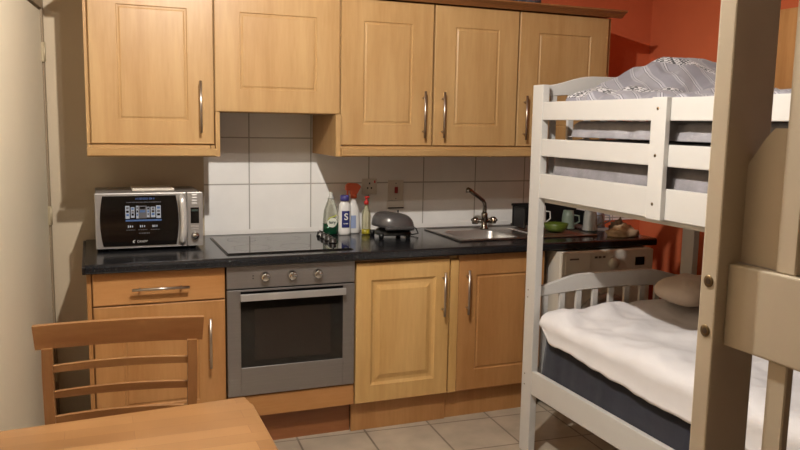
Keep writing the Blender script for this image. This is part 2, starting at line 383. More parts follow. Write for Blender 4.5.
for a in ((.15,-.41,.088),(.15,-.16,.072),(.36,-.41,.072),(.36,-.16,.088)): ring(*a)
for x, y in ((.565,-.13),(.562,-.21),(.562,-.29),(.560,-.37)):
    m = MB(); m.lathe([(.021,0),(.021,.006),(.018,.009),(.0175,.020),(.015,.024),(.002,.025)], (x, y, .9072), 24)
    m.box(x-.003, x+.003, y-.016, y+.016, .930, .936, .001); m.build('knob', mat('knob_smoked', (60,57,54), .35, .5), hb)

# sink and tap
sk = thing('inset_sink', (1.6, -.27, .90), 'stainless steel inset sink with bowl on the left and ridged drainer on the right', 'sink')
m = grid_slab([1.215, SX0+.006, SX1-.006, 2.055], [-.475, SY0+.006, SY1-.006, -.008], .9008, .9045, {(1,1)})
m.box(1.212, 2.058, -.478, -.471, .9006, .9085, .002); m.box(1.212, 2.058, -.012, -.005, .9006, .9085, .002); m.box(1.212, 1.219, -.478, -.005, .9006, .9085, .002); m.box(2.051, 2.058, -.478, -.005, .9006, .9085, .002)
for k in range(9):
    y = -.41+k*.038; m.tube([(1.70,y,.9045),(1.74,y,.906),(1.97,y,.906),(2.02,y,.9045)], [.002,.004,.004,.002], 8)
m.build('drainer', STEEL, sk)
m = MB(); a, b_ = .9042, .76
for (ix, z) in ((0, None),): pass
rings_ = []
for ins, z in ((.006,.9042),(.010,.895),(.016,.80),(.030,.772),(.060,.765)):
    x0,x1,y0,y1 = SX0+ins, SX1-ins, SY0+ins, SY1-ins; c = .045; ring_ = []
    for cx, cy, a0 in ((x1-c,y1-c,0),(x0+c,y1-c,90),(x0+c,y0+c,180),(x1-c,y0+c,270)):
        for k in range(5):
            t = math.radians(a0+k*22.5); ring_.append(m.bm.verts.new((cx+c*math.cos(t), cy+c*math.sin(t), z)))
    rings_.append(ring_)
# flat corner infill out to the square opening
n = 20
for i in range(4):
    for k in range(n): f = m.bm.faces.new((rings_[i][k], rings_[i][(k+1)%n], rings_[i+1][(k+1)%n], rings_[i+1][k])); f.smooth = True
m.bm.faces.new(rings_[-1])
cor = [(SX1-.006,SY1-.006),(SX0+.006,SY1-.006),(SX0+.006,SY0+.006),(SX1-.006,SY0+.006)]
for q in range(4):
    cv = m.bm.verts.new((cor[q][0], cor[q][1], .9043))
    for k in range(4): m.bm.faces.new((cv, rings_[0][q*5+k], rings_[0][q*5+k+1]))
m.lathe([(.030,.7655),(.030,.767),(.010,.766),(.001,.766)], (1.43,-.27,0), 20)
m.build('bowl', mat('steel_bowl', (200,198,194), .38, .85), sk)
tp = thing('mixer_tap', (1.57, -.085, .905), 'chrome bridge mixer tap with two cross handles and angled swan spout', 'tap')
TAPM = mat('dull_chrome', (150,142,132), .16, 1)
m = MB(); m.lathe([(.026,0),(.026,.006),(.019,.012),(.016,.05),(.019,.06),(.019,.085),(.015,.095)], (1.555,-.085,.905), 20); m.tube([(1.500,-.085,.950),(1.610,-.085,.950)], .013, 14); m.build('body', TAPM, tp)
m = MB(); m.tube([(1.555,-.085,.99),(1.556,-.085,1.03),(1.552,-.088,1.052),(1.538,-.095,1.070),(1.50,-.115,1.092),(1.455,-.142,1.115),(1.420,-.162,1.135),(1.398,-.175,1.143)], [.0125,.0115,.011,.011,.011,.012,.0125,.012], 14)
m.lathe([(.014,0),(.0145,.012),(.012,.016),(.004,.017)], (1.402,-.173,1.126), 14); m.build('spout', TAPM, tp)
for s in (-1, 1):
    m = MB(); cx = 1.555+s*.058; m.lathe([(.016,0),(.020,.01),(.020,.03),(.012,.038),(.002,.040)], (cx,-.085,.935), 16)
    for k in range(4):
        t = k*math.pi/2+.5; m.tube([(cx,-.085,.955),(cx+.026*math.cos(t),-.085+.026*math.sin(t),.957)], [.006,.007], 8)
    m.build('tap_handle', TAPM, tp)

# ------------------------------------------------------------------ microwave
MWX0, MWX1, MY, MZ0, MZ1 = -.530, -.060, -.325, .912, 1.166
SILV = mat('silver_plastic', (176,172,168), .35, .6)
mw = thing('microwave', (-.29, -.10, .90), 'silver microwave with black glass door and a sticker, on the left end of the worktop', 'microwave')
m = MB(); m.box(MWX0+.004, MWX1-.004, MY+.022, .035, MZ0, MZ1-.003, .004); m.build('body', mat('microwave_casing', (150,146,142), .45, .5), mw)
for fx in (MWX0+.04, MWX1-.04):
    for fy in (MY+.06, 0.0):
        m = MB(); m.lathe([(.012,0),(.014,.012)], (fx,fy,.9003), 12); m.build('foot', BLACK, mw)
dx1 = -.134 # door right edge incl handle
m = MB(); m.box(MWX0, dx1, MY, MY+.021, MZ0+.002, MZ1, .004, 2); md = m.build('door', SILV, mw)
# black glass with bowed ends
zc = (MZ0+MZ1)/2; zh = (MZ1-MZ0)/2-.013; L_, R_ = -.502, -.176
poly = []
for k in range(13):
    t = -1+k/6; poly.append((R_-.012*t*t*1.0+.006, zc+t*zh))
for k in range(13):
    t = 1-k/6; poly.append((L_+.012*t*t-.008, zc+t*zh))
m = MB(); m.prism(poly, MY-.003, MY+.002, 'XZ'); mg = m.build('window', mat('microwave_door_glass', (16,14,13), .08), md)
m = MB(); pts = []; n = 12
for k in range(n+1):
    t = -1+2*k/n; pts.append((-.153+.008*(1-t*t)-.004, MY-.006-.014*(1-t**6), zc+t*(zh-.002)))
m.tube(pts, [.010]+[.0155]*(n-1)+[.010], 14); hdl = m.build('handle', mat('bright_silver', (222,220,216), .3, .5), md)
m = MB(); m.box(-.1325, MWX1, MY, MY+.021, MZ0+.002, MZ1, .004, 2); mp_ = m.build('control_panel', SILV, mw)
m = MB(); m.box(-.116, -.078, MY-.001, MY+.002, 1.020, 1.094, .0005); dsp = m.build('display', BGLASS, mp_)
m = MB(); m.box(-.112,-.082,MY-.0016,MY-.0008,1.076,1.086); m.build('lit_line', mat('faint_green_grey', (48,62,56), .5), dsp)
for z, n_ in ((1.152,1),(1.139,1),(1.126,1),(1.113,1)):
    m = MB(); m.box(-.110, -.086, MY-.0022, MY+.002, z-.0035, z+.0035, .002, 2); m.build('button', mat('button_silver', (205,202,198), .3, .6), mp_)
m = MB(); m.lathe([(.019,0),(.019,.004),(.0155,.007),(.0145,.020),(.002,.022)], (-.097, MY, .962), 24, axis='Y'); m.build('dial', CHROME, mp_)
for zz in (1.006, .994):
    m = MB(); m.box(-.114,-.080,MY-.0015,MY+.002,zz-.003,zz+.003,.001); m.build('button', mat('button_silver', (205,202,198), .3, .6), mp_)
# sticker
SB = mat('sticker_blue', (70,100,150), .4); SW = mat('sticker_pale', (165,175,190), .4); SG = mat('sticker_grey', (92,92,98), .4)
st = MB(); ys = MY-.0036
st.box(-.402, -.246, ys, ys+.0006, 1.037, 1.045); st = st.build('sticker', SB, md)
def marks(name, cx, z, width, h, n, m_, parent, yy):   # line of small print too fine to read
    m = MB(); rnd = random.Random(int(z*1e4)); x = cx-width/2; st_ = width/n
    for q in range(n):
        w_ = st_*rnd.uniform(.45,.8); hh = h*rnd.uniform(.7,1); m.box(x, x+w_, yy, yy+.0006, z-hh/2, z+hh/2); x += st_
    return m.build(name, m_, parent)
marks('sticker_heading', -.315, 1.140, .085, .011, 10, mat('sticker_dark_blue', (52,74,118), .4), st, ys)
marks('sticker_line', -.322, 1.124, .150, .005, 26, SG, st, ys)
for k, (x, wd) in enumerate(((-.393,.018),(-.371,.016),(-.328,.036),(-.283,.020),(-.259,.020),(-.304,.012),(-.351,.010))):
    z0_, z1_ = 1.050+(.004 if k%2 else 0), 1.108-(.006 if k%2 else 0)
    m = MB(); m.box(x-wd/2, x+wd/2, ys, ys+.0005, z0_, z1_); m.build('picture', SW if k != 2 else SG, st)
    for q in range(3):
        zz = z0_+(z1_-z0_)*(.2+.27*q); m = MB(); m.box(x-wd*.32, x+wd*.32, ys-.0004, ys+.0001, zz, zz+.010); m.build('picture_detail', (SB,BGLASS,SG)[(q+k)%3], st)
for x in (-.380, -.328, -.274):
    marks('sticker_icon', x, 1.014, .026, .011, 3, SW, st, ys); marks('sticker_caption', x, .998, .040, .004, 8, SG, st, ys)
marks('sticker_caption', -.322, .982, .048, .006, 7, SG, st, ys)
text('CANDY', 'logo', .013, (-.333, ys, .944), mat('logo_white', (200,198,194), .4), mg, shear=.2)
m = MB(); m.prism([(-.374,.944),(-.370,.950),(-.361,.952),(-.367,.947),(-.369,.942),(-.364,.938),(-.372,.939)], ys, ys+.0006, 'XZ'); m.build('logo_swoosh', mat('logo_white', (200,198,194), .4), mg)
m = MB(); m.box(-.365, -.175, -.20, .0, MZ1-.0025, MZ1+.008, .002)
tag(m.build('leaflet', mat('paper_white', (222,214,200), .6), None, (-.27,-.1,MZ1-.0025)), 'thin white booklet lying flat on top of the microwave', 'booklet')

# ------------------------------------------------------------------ bottles, grill, sockets
ZW = .9004
def label_patch(parent, c, rx, ry, z0, z1, a0, a1, m_, name='label_patch', off=.0006):
    """curved label on an elliptical bottle side, angles measured from -y"""
    m = MB(); n = 12; A = []; B = []
    for k in range(n+1):
        t = math.radians(a0+(a1-a0)*k/n); x = c[0]+(rx+off)*math.sin(t); y = c[1]-(ry+off)*math.cos(t)
        A.append(m.bm.verts.new((x,y,z0))); B.append(m.bm.verts.new((x,y,z1)))
    for k in range(n): m.bm.faces.new((A[k],A[k+1],B[k+1],B[k]))
    return m.build(name, m_, parent)
# green washing-up liquid
b1 = thing('washing_up_liquid_bottle', (.645, -.05, ZW), 'clear washing-up liquid bottle with green liquid and round white label, leftmost of the bottles', 'bottle', None)
CLEAR = mat('clear_plastic', (226,228,214), .12, trans=.75)
prof = [(.036,0),(.041,.006),(.0425,.03),(.0425,.08),(.038,.13),(.026,.165),(.018,.185),(.017,.195)]
m = MB(); m.lathe(prof, (.645,-.05,ZW), 28, 1.0, .62); bb = m.build('bottle_body', CLEAR, b1)
m = MB(); m.lathe([(.0365,.001),(.0413,.007),(.0430,.03),(.0430,.062)], (.645,-.05,ZW), 28, 1.01, .64); m.build('liquid', mat('green_liquid', (10,58,36), .2), bb)
m = MB(); m.lathe([(.0172,0),(.0172,.008),(.010,.014),(.009,.034),(.002,.036)], (.645,-.05,ZW+.193), 18); m.build('cap', mat('cap_clear_grey', (190,190,184), .25), b1)
m = MB(); n = 24; ctr = []
c_ = (.645, ZW+.068)
prev = None
for f_ in (1, .75, .5, .25, .02):
    vs = []
    for k in range(n):
        t = 2*math.pi*k/n; x = c_[0]+.027*f_*math.cos(t); z = c_[1]+.026*f_*math.sin(t); dxx = (x-.645)/.0445
        vs.append(m.bm.verts.new((x, -.05-.0285*math.sqrt(max(0,1-dxx*dxx))-.0008, z)))
    if prev:
        for k in range(n): m.bm.faces.new((prev[k],prev[(k+1)%n],vs[(k+1)%n],vs[k]))
    prev = vs
m.bm.faces.new(prev); lb = m.build('round_sticker', mat('label_offwhite', (225,228,215), .4), bb)
text('fairy', 'lettering', .021, (.645,-.0800,ZW+.069), mat('lettering_green', (28,70,60), .4), lb, bold=True)
m = MB(); m.tube([(.622,-.0762,ZW+.083),(.632,-.0788,ZW+.094),(.645,-.0795,ZW+.098),(.658,-.0788,ZW+.100),(.668,-.0745,ZW+.108)], .003, 6); m.build('leaf_stripe', mat('lime_yellow', (190,200,70), .4), lb)
# white bottle, blue cap, S on blue label
b2 = thing('bleach_bottle', (.716, -.070, ZW), 'white bottle with purple-blue cap and blue label bearing a letter S', 'bottle')
m = MB(); m.lathe([(.030,0),(.034,.005),(.035,.02),(.034,.06),(.034,.12),(.033,.150),(.028,.168),(.020,.178),(.019,.186)], (.716,-.070,ZW), 28, 1, .7); bb = m.build('bottle_body', WHITE, b2)
m = MB(); m.lathe([(.024,0),(.025,.004),(.024,.026),(.020,.030),(.002,.031)], (.716,-.070,ZW+.183), 24); m.build('cap', mat('cap_violet_blue', (62,58,120), .35), b2)
lb = label_patch(bb, (.716,-.070), .0345, .0245, ZW+.040, ZW+.130, -38, 38, mat('label_blue', (38,46,110), .4), 'front_sticker')
text('S', 'lettering', .050, (.716,-.0985,ZW+.098), WHITE, lb, bold=True); marks('fine_print', .716, ZW+.062, .026, .006, 6, WHITE, lb, -.0955)
# spray bottle with orange trigger
b3 = thing('spray_bottle', (.779, -.030, ZW), 'white spray bottle with orange-red trigger head', 'bottle')
m = MB(); m.lathe([(.033,0),(.037,.005),(.038,.03),(.036,.09),(.031,.13),(.020,.160),(.0145,.178),(.0145,.200)], (.779,-.030,ZW), 26, 1, .66); bb = m.build('bottle_body', WHITE, b3)
label_patch(bb, (.779,-.030), .0385, .0262, ZW+.03, ZW+.10, -60, 10, mat('label_pale_blue', (150,165,200), .4), 'front_sticker')
m = MB(); OR = mat('orange_plastic', (214,96,58), .4)
m.lathe([(.018,0),(.018,.022),(.014,.026)], (.779,-.030,ZW+.192), 18)
m.prism([(0.732,ZW+.235),(0.735,ZW+.262),(0.749,ZW+.275),(0.799,ZW+.272),(0.819,ZW+.255),(0.807,ZW+.235),(0.797,ZW+.215),(0.759,ZW+.215),(0.759,ZW+.234)], -.045, -.015, 'XZ', .003)
m.prism([(0.740,ZW+.236),(0.751,ZW+.236),(0.747,ZW+.205),(0.739,ZW+.185),(0.733,ZW+.188),(0.739,ZW+.208)], -.035, -.025, 'XZ', .001); m.build('trigger_head', OR, b3)
# amber/yellow small bottle red cap
b4 = thing('small_liquid_bottle', (.832, -.09, ZW), 'slim clear bottle of yellow liquid with a red pump cap, beside the contact grill', 'bottle')
m = MB(); m.lathe([(.022,0),(.025,.004),(.025,.10),(.022,.125),(.011,.145),(.010,.165)], (.832,-.09,ZW), 24, 1, .75); bb = m.build('bottle_body', mat('clear_yellow_plastic', (232,228,196), .12, trans=.8), b4)
m = MB(); m.lathe([(.0225,.001),(.0255,.005),(.0256,.030)], (.832,-.09,ZW), 24, 1, .76); m.build('liquid', mat('yellow_liquid', (150,138,36), .2), bb)
m = MB(); m.lathe([(.013,0),(.013,.016),(.006,.020),(.006,.034),(.010,.036),(.010,.042),(.002,.043)], (.832,-.09,ZW+.163), 16); m.box(.826,.848,-.096,-.084,ZW+.198,ZW+.207,.002); m.build('pump_cap', mat('red_plastic', (190,40,36), .35), b4)

# contact grill
g = thing('contact_grill', (.93, -.22, ZW), 'dark grey domed contact grill with black cord, on the worktop left of the sink', 'grill')
GM = mat('grill_grey', (92,90,90), .3, .3)
def dome(mb, cx, cy, z0, a, b, h, tilt=0, n=28, rings=9, sq=.72):
    prev = None
    for j in range(rings+1):
        f = j/rings; rr_ = math.cos(f*math.pi/2); zz = math.sin(f*math.pi/2)**.9*h
        ring_ = []
        for k in range(n):
            t = 2*math.pi*k/n; ct, st_ = math.cos(t), math.sin(t)
            x = a*math.copysign(abs(ct)**sq, ct)*(rr_**.45 if rr_ > 1e-6 else 0); y = b*math.copysign(abs(st_)**sq, st_)*(rr_**.45 if rr_ > 1e-6 else 0)
            ring_.append(mb.bm.verts.new((cx+x, cy+y, z0+zz+tilt*x/a)))
        if prev:
            for k in range(n): fa_ = mb.bm.faces.new((prev[k],prev[(k+1)%n],ring_[(k+1)%n],ring_[k])); fa_.smooth = True
        else: mb.bm.faces.new(ring_[::-1])
        prev = ring_
m = MB(); dome(m, .935, -.225, ZW+.052, .112, .105, .080, -.014, sq=.85); m.build('lid', GM, g)
m = MB(); m.box(.855,1.015,-.335,-.318,ZW+.052,ZW+.070,.006,2); m.build('lid_handle', mat('grill_handle_grey', (74,72,72), .3), g)
m = MB(); dome(m, .935, -.222, ZW+.018, .094, .088, .036, 0); m.build('lower_plate', BLACK, g)
for fx, fy in ((.85,-.28),(1.0,-.28),(.85,-.14),(1.0,-.14)):
    m = MB(); m.lathe([(.012,0),(.016,.030)], (fx,fy,ZW), 12); m.build('foot', BLACK, g)
m = MB(); m.tube([(1.03,-.16,ZW+.04),(1.065,-.17,ZW+.05),(1.085,-.19,ZW+.035),(1.088,-.21,ZW+.012),(1.06,-.20,ZW+.006),(1.03,-.15,ZW+.006),(1.04,-.05,ZW+.006),(1.07,.03,ZW+.02),(1.07,.045,ZW+.11)], .004, 8); m.build('cord', BLACK, g)

# sockets
def plate(name, cx, zc_, w_, h_, label, cat):
    t = thing(name, (cx, BW-.008, zc_-h_/2), label, cat)
    m = MB(); m.box(cx-w_/2, cx+w_/2, BW-.018, BW-.0085, zc_-h_/2, zc_+h_/2, .003, 2); m.build('face_plate', mat('socket_white', (216,208,196), .4), t); return t
t = plate('wall_socket', .905, 1.145, .088, .088, 'white wall socket behind the cleaning bottles', 'socket')
for dx, dz in ((0,.018),(-.011,-.008),(.011,-.008)):
    m = MB(); m.box(.905+dx-.004,.905+dx+.004,BW-.0186,BW-.0179,1.145+dz-.005,1.145+dz+.005); m.build('pin_hole', BLACK, t)
m = MB(); m.box(.93,.94,BW-.021,BW-.018,1.165,1.18,.001); m.build('rocker', mat('red_plastic', (190,40,36), .35), t)
t = plate('cooker_switch', 1.064, 1.122, .094, .116, 'tall white cooker switch plate with a red rocker, on the tiles above the grill', 'switch')
m = MB(); m.box(1.055,1.075,BW-.024,BW-.018,1.105,1.142,.002); m.build('rocker', mat('red_rocker', (150,30,28), .3), t)
m = MB(); m.lathe([(.003,0),(.003,.001)], (1.064,BW-.018,1.162), 10, axis='Y'); m.build('screw', BLACK, t)
m = MB(); m.lathe([(.003,0),(.003,.001)], (1.064,BW-.018,1.075), 10, axis='Y'); m.build('screw', BLACK, t)
m = MB(); m.box(1.012,1.116,BW-.018,BW-.0085,1.018,1.062,.002); m.build('cable_outlet', mat('socket_white', (216,208,196), .4), t)
m = MB(); m.box(1.016,1.112,BW-.022,BW-.0175,1.019,1.025,.0005); m.build('cable_slot', BLACK, t)

# ------------------------------------------------------------------ washing machine and things on the right end
wm = thing('washing_machine', (1.985, -.35, 0), 'white washing machine under the worktop end, seen through the bunk bed', 'washing machine')
m = MB(); m.box(1.70, 2.285, -.655, .0, .012, .852, .004); m.build('body', mat('appliance_white', (214,208,196), .4), wm)
WF = mat('appliance_white', (214,208,196), .4)
m = MB(); m.box(1.702, 2.283, -.672, -.655, .715, .850, .004, 2); cp = m.build('control_panel', WF, wm)
m = MB(); m.box(1.72, 1.875, -.676, -.671, .735, .835, .003); m.build('detergent_drawer', WF, cp)
m = MB(); m.box(1.745, 1.80, -.678, -.675, .812, .820); m.build('drawer_grip', mat('grip_button_grey', (90,82,76), .5), cp)  # plain dark grey, shared by the drawer grip and the buttons
m = MB(); m.lathe([(.030,0),(.028,.018),(.004,.020)], (2.02,-.672,.785), 24, axis='Y'); m.build('dial', WF, cp)
for x in (1.91, 1.935, 1.96): 
    m = MB(); m.box(x-.008,x+.008,-.676,-.671,.815,.825,.001); m.build('button', mat('grip_button_grey', (90,82,76), .5), cp)
m = MB(); m.box(2.165,2.225,-.675,-.671,.765,.810,.001); m.build('display', BGLASS, cp)
m = MB(); m.lathe([(.20,0),(.20,.02),(.17,.03),(.14,.022),(.13,.012),(.02,.012)], (1.99,-.655,.42), 36, axis='Y'); dw = m.build('porthole', mat('porthole_rim', (170,168,164), .35, .5), wm)
m = MB(); m.lathe([(.135,0),(.12,.006),(.02,.012)], (1.99,-.668,.42), 36, axis='Y'); m.build('glass', BGLASS, dw)
for fx in (1.75,2.24):
    for fy in (-.6,-.06): m = MB(); m.lathe([(.02,0),(.02,.013)], (fx,fy,0), 12); m.build('foot', BLACK, wm)
# crockery drying
def mug(x, y, h, r, m_, label, cat='mug', rim=1.1):
    t = thing('drying_mug', (x,y,.912), label, cat, 'cups drying on the drainer'); z = .9125
    m = MB(); m.lathe([(r*rim,0),(r*rim,.004),(r,.02),(r*.95,h*.7),(r*.8,h),(r*.2,h+.001)], (x,y,z), 20); m.build('cup_body', m_, t)
    m = MB(); pts = [(x+r*.9*.8,y-r*.5,z+h*.75),(x+r*1.5,y-r*.8,z+h*.72),(x+r*1.6,y-r*.85,z+h*.4),(x+r*.95*.8,y-r*.55,z+h*.22)]; m.tube(pts, .004, 8); m.build('handle', m_, t)
mug(2.02, -.24, .105, .036, mat('mug_grey_green', (120,135,122), .3), 'grey-green upturned mug on the drainer')
mug(2.105, -.335, .115, .040, mat('glass_pale', (205,205,200), .1, trans=.5), 'pale glass beaker upturned on the drainer, between the two coloured mugs')
mug(2.23, -.24, .100, .038, mat('mug_blue_white', (170,182,205), .3), 'bluish-white upturned mug at the right end of the drainer')
mug(1.90, -.14, .125, .030, mat('mug_white', (210,210,205), .3), 'small white upturned cup, leftmost on the drainer beside the bunk post')
m = MB(); m.lathe([(.035,0),(.06,.012),(.070,.045),(.068,.046),(.056,.016),(.002,.006)], (1.88,-.33,.9125), 28); tag(m.build('green_bowl', mat('lime_green', (84,100,34), .35), None, (1.88,-.33,.9125)), 'shallow lime-green bowl on the drainer beside the bunk post', 'bowl')
m = MB(); m.lathe([(.028,0),(.030,.005),(.030,.07),(.014,.09),(.014,.105),(.002,.106)], (2.295,-.10,ZW), 20); tag(m.build('green_jar', mat('green_grey_jar', (120,138,90), .3), None, (2.295,-.10,ZW)), 'small green jar standing against the tiles near the red wall', 'jar')
dr_ = thing('dish_rack', (2.0,-.1,.91), 'black plastic dish drainer basket standing behind the mugs', 'rack')
m = MB()
m.box(1.757, 2.203, -.058, -.050, .925, 1.035, .002)
m.box(1.75,2.21,-.060,-.048,1.03,1.045,.003); m.box(1.75,2.21,-.066,-.046,.9135,.928,.003); m.build('back_wall', BLACK, dr_)
m = MB(); m.box(1.757,1.77,-.19,-.067,.9135,1.03,.003); m.build('side_wall', BLACK, dr_)
m = MB(); m.box(2.19,2.203,-.19,-.067,.9135,1.0,.003); m.build('side_wall', BLACK, dr_)
def heap(cx, cy, z0, a, b, h, seed, nse=.35, n=36, rings=14):
    m = MB(); prev = None
    for j in range(rings+1):
        f = j/rings; el = f*math.pi/2; ring_ = []
        for k in range(n):
            t = 2*math.pi*k/n; d = V((math.cos(t)*math.cos(el), math.sin(t)*math.cos(el), math.sin(el)))
            q = 1+nse*(noise.noise(d*2.1+V((seed,0,0)))+.5*noise.noise(d*5+V((0,seed,0))))
            ring_.append(m.bm.verts.new((cx+d.x*a*q, cy+d.y*b*q, z0+max(0,d.z*h*q))))
        if prev:
            for k in range(n): m.bm.faces.new((prev[k],prev[(k+1)%n],ring_[(k+1)%n],ring_[k]))
        else: m.bm.faces.new(ring_[::-1])
        prev = ring_
    return m
tag(heap(2.19,-.52,ZW+.001,.10,.055,.060,3.1,.3).build('tea_towel', mat('towel_beige', (190,165,135), .9, noise_amt=.15, noise_scale=30), None, (2.19,-.52,ZW+.001), True), 'crumpled beige tea towel lying at the front of the worktop end', 'towel')
tag(heap(2.29,-.36,ZW+.001,.05,.06,.065,8.1,.4).build('cleaning_cloth', mat('cloth_greybrown', (140,125,110), .9, noise_amt=.15, noise_scale=30), None, (2.29,-.36,ZW+.001), True), 'grey-brown crumpled cloth beside the beige towel at the worktop end', 'cloth')
tag(heap(1.68,-.20,2.1385,.11,.06,.045,5.7,.7).build('carrier_bag', mat('bag_dark_grey', (70,70,78), .4, noise_amt=.5, noise_scale=25), None, (1.68,-.2,2.1385), True), 'crumpled dark grey plastic bag on top of the wall cabinets', 'bag')

# wardrobe by the right wall
wd = thing('wardrobe', (2.62,-1.7,0), 'tall tan wooden wardrobe against the red wall behind the bunk bed', 'wardrobe')
m = MB(); m.box(2.43, RX-.002, -2.35, -1.17, 0, 2.05, .003); m.build('carcass', WB, wd)
for y0,y1 in ((-2.345,-1.762),(-1.758,-1.175)):
    m = MB(); m.box(2.411, 2.4295, y0, y1, .08, 2.045, .002); d = m.build('door', WB, wd)
    yy = y1-.04 if y0 < -2 else y0+.04
    m = MB(); m.lathe([(.012,0),(.012,.02),(.002,.022)], (0,0,0), 14, axis='Y'); m.bm.transform(Matrix.Translation((2.411,yy,1.0)) @ Matrix.Rotation(-math.pi/2,4,'Z')); m.build('knob', HAND, d)

# ------------------------------------------------------------------ bunk beds (local frame: far-left corner at 0,0; length runs -y, width +x)
def bunk(origin, rotz, m_, label, height, guard_left, head, extra=False):
    t = thing('bunk_bed', origin, label, 'bunk bed'); t.rotation_euler = (0,0,rotz)
    W, Ln, px, py = (.921 if guard_left else .98), 1.94, .034, (.080 if guard_left else .085)
    RZ = (1.186,1.293) if guard_left else (1.170,1.298)
    def B(mb, name, parent=None): # keep local coordinates
        bmesh.ops.recalc_face_normals(mb.bm, faces=mb.bm.faces[:])
        me = bpy.data.meshes.new(name); mb.bm.to_mesh(me); mb.bm.free(); me.materials.append(m_)
        o = bpy.data.objects.new(name, me); COL.objects.link(o); o.parent = parent or t; return o
    BOLT = mat('bolt_hole_dark', (62,48,34), .5, .5); BOLTC = mat('bolt_brass', (112,94,66), .35, .8)
    posts = {}
    for ix, x0 in enumerate((0, W-px)):
        for iy, y0 in enumerate((-py, -Ln)):
            m = MB(); m.box(x0, x0+px, y0, y0+py, 0, height, .003, 2); posts[ix,iy] = B(m, 'post')
    def bolt(parent, x, y, z, r=.0065, axis='X'):
        m = MB(); m.lathe([(r,0),(r,.0006),(r*.3,.0008)], (0,0,0), 16, axis='Y'); 
        if axis == 'X': m.bm.transform(Matrix.Rotation(-math.pi/2,4,'Z'))
        m.bm.transform(Matrix.Translation((x,y,z))); o = B(m, 'bolt', parent); o.data.materials[0] = BOLTC
        m = MB(); m.lathe([(r*.5,0),(r*.5,.0003)], (0,0,0), 12, axis='Y'); 
        if axis == 'X': m.bm.transform(Matrix.Rotation(-math.pi/2,4,'Z'))
        m.bm.transform(Matrix.Translation((x-(.0008 if axis=='X' else 0),y-(0 if axis=='X' else .0008),z))); o2 = B(m, 'bolt_socket', parent); o2.data.materials[0] = BOLT
    for xs in ((.003,.027),(W-.027,W-.003)):
        for z0,z1 in ((.287,.396),RZ):
            m = MB(); m.box(xs[0], xs[1], -Ln+py, -py, z0, z1, .003, 2); B(m, 'side_rail')
    if guard_left:
        for z0,z1 in ((1.369,1.444),(1.525,1.603)):
            m = MB(); m.box(.003, .025, -Ln+py, -py, z0, z1, .004, 2); B(m, 'guard_rail')
        for yc in (-.843,):
            m = MB(); m.box(-.018, .0025, yc-.0375, yc+.0375, 1.184, 1.605, .003, 2); g_ = B(m, 'guard_support')
            for z in (1.566,1.406,1.238): bolt(g_, -.018, yc+.005, z, .006)
    # ends
    def arch(z_end, z_mid, z_bot, y0, y1, name):
        n = 28; top = []; x0, x1 = px, W-px
        for k in range(n+1):
            f = k/n; e = min(f, 1-f); s_ = min(1, e/.28); s_ = s_*s_*(3-2*s_); top.append((x0+(x1-x0)*f, z_end+(z_mid-z_end)*s_+ .006*math.sin(math.pi*f)))
        bot = []
        for k in range(n+1):
            f = 1-k/n; bot.append((x0+(x1-x0)*f, z_bot + .022*math.sin(math.pi*f)**.8))
        m = MB(); m.prism(top+bot, y0, y1, 'XZ', .002); return B(m, name)
    for iy, yc in enumerate(((-py/2-.003 if guard_left else -.031), -Ln+py/2+.005)):
        y0, y1 = yc-.011, yc+.011
        for z0,z1 in ((.287,.396),RZ):
            m = MB(); m.box(px, W-px, y0, y1, z0, z1, .003, 2); B(m, 'end_rail')
        if iy == 1 or head == 'arch':
            arch(1.676, 1.718, 1.626, y0, y1, 'headboard_arch'); 
            for k in range(9):
                x = .078+k*.0905*(W/.921); m = MB(); m.box(x-.015, x+.015, yc-.008, yc+.008, RZ[1]+.0005, 1.650, .002); B(m, 'slat')
        arch(.781, .821, .732, y0, y1, 'headboard_arch')
        for k in range(9):
            x = .078+k*.0905*(W/.921); m = MB(); m.box(x-.015, x+.015, yc-.008, yc+.008, .3965, .750, .002); B(m, 'slat')
        if iy == 0 and head != 'arch':
            n = 60; top = []
            for k in range(n+1):   # panel dips at both posts and swells toward the middle
                f = k/n; e = min(f,1-f); s_ = min(1, e/.045); top.append((px+(W-2*px)*f, 1.448+.055*s_))
            m = MB(); m.prism(top+[(W-px,RZ[1]+.0005),(px,RZ[1]+.0005)], y0-.018, y0-.0015, 'XZ'); B(m, 'end_panel')
            for xc in (W-.130, .130):
                m = MB(); m.box(xc-.017, xc+.017, y0-.0005, y0+.014, .3965, RZ[0]-.0005, .002); B(m,'upright')
                m = MB(); m.box(xc-.017, xc+.017, y0-.0005, y0+.014, RZ[1]+.0005, height+.1, .002); B(m,'upright')
            # fixings on the outer faces of the corner post
            for z in (1.268, 1.190): bolt(posts[1,0], 0, 0, 0) if False else None
    for z in (.385, RZ[0]+.02):
        m = MB()
        for k in range(13):
            yy = -.17-k*.133; m.box(.029, W-.029, yy-.035, yy+.035, z-.014, z)
        for xs in ((.028,.05),(W-.05,W-.028)): m.box(xs[0], xs[1], -Ln+py+.01, -py-.01, z-.040, z-.0145)
        B(m, 'slat_base')
    if guard_left:
        for z in (.762, .729, .37, .32): bolt(posts[0,0], 0, -.025, z, .0035)
    else:
        for z in (1.268, 1.190):  # end face of the corner post (faces the end of the bed)
            m = MB(); r = .0095
            m.lathe([(r,0),(r,.001),(r*.6,.0012)], (0,0,0), 18, axis='Y'); m.bm.transform(Matrix.Translation((W-px/2, 0, z)) @ Matrix.Rotation(math.pi,4,'Z')); o = B(m, 'bolt', posts[1,0]); o.data.materials[0] = BOLTC
            m = MB(); m.lathe([(.005,0),(.005,.0006)], (0,0,0), 12, axis='Y'); m.bm.transform(Matrix.Translation((W-px/2, .0012, z)) @ Matrix.Rotation(math.pi,4,'Z')); o = B(m, 'bolt_socket', posts[1,0]); o.data.materials[0] = BOLT
    return t
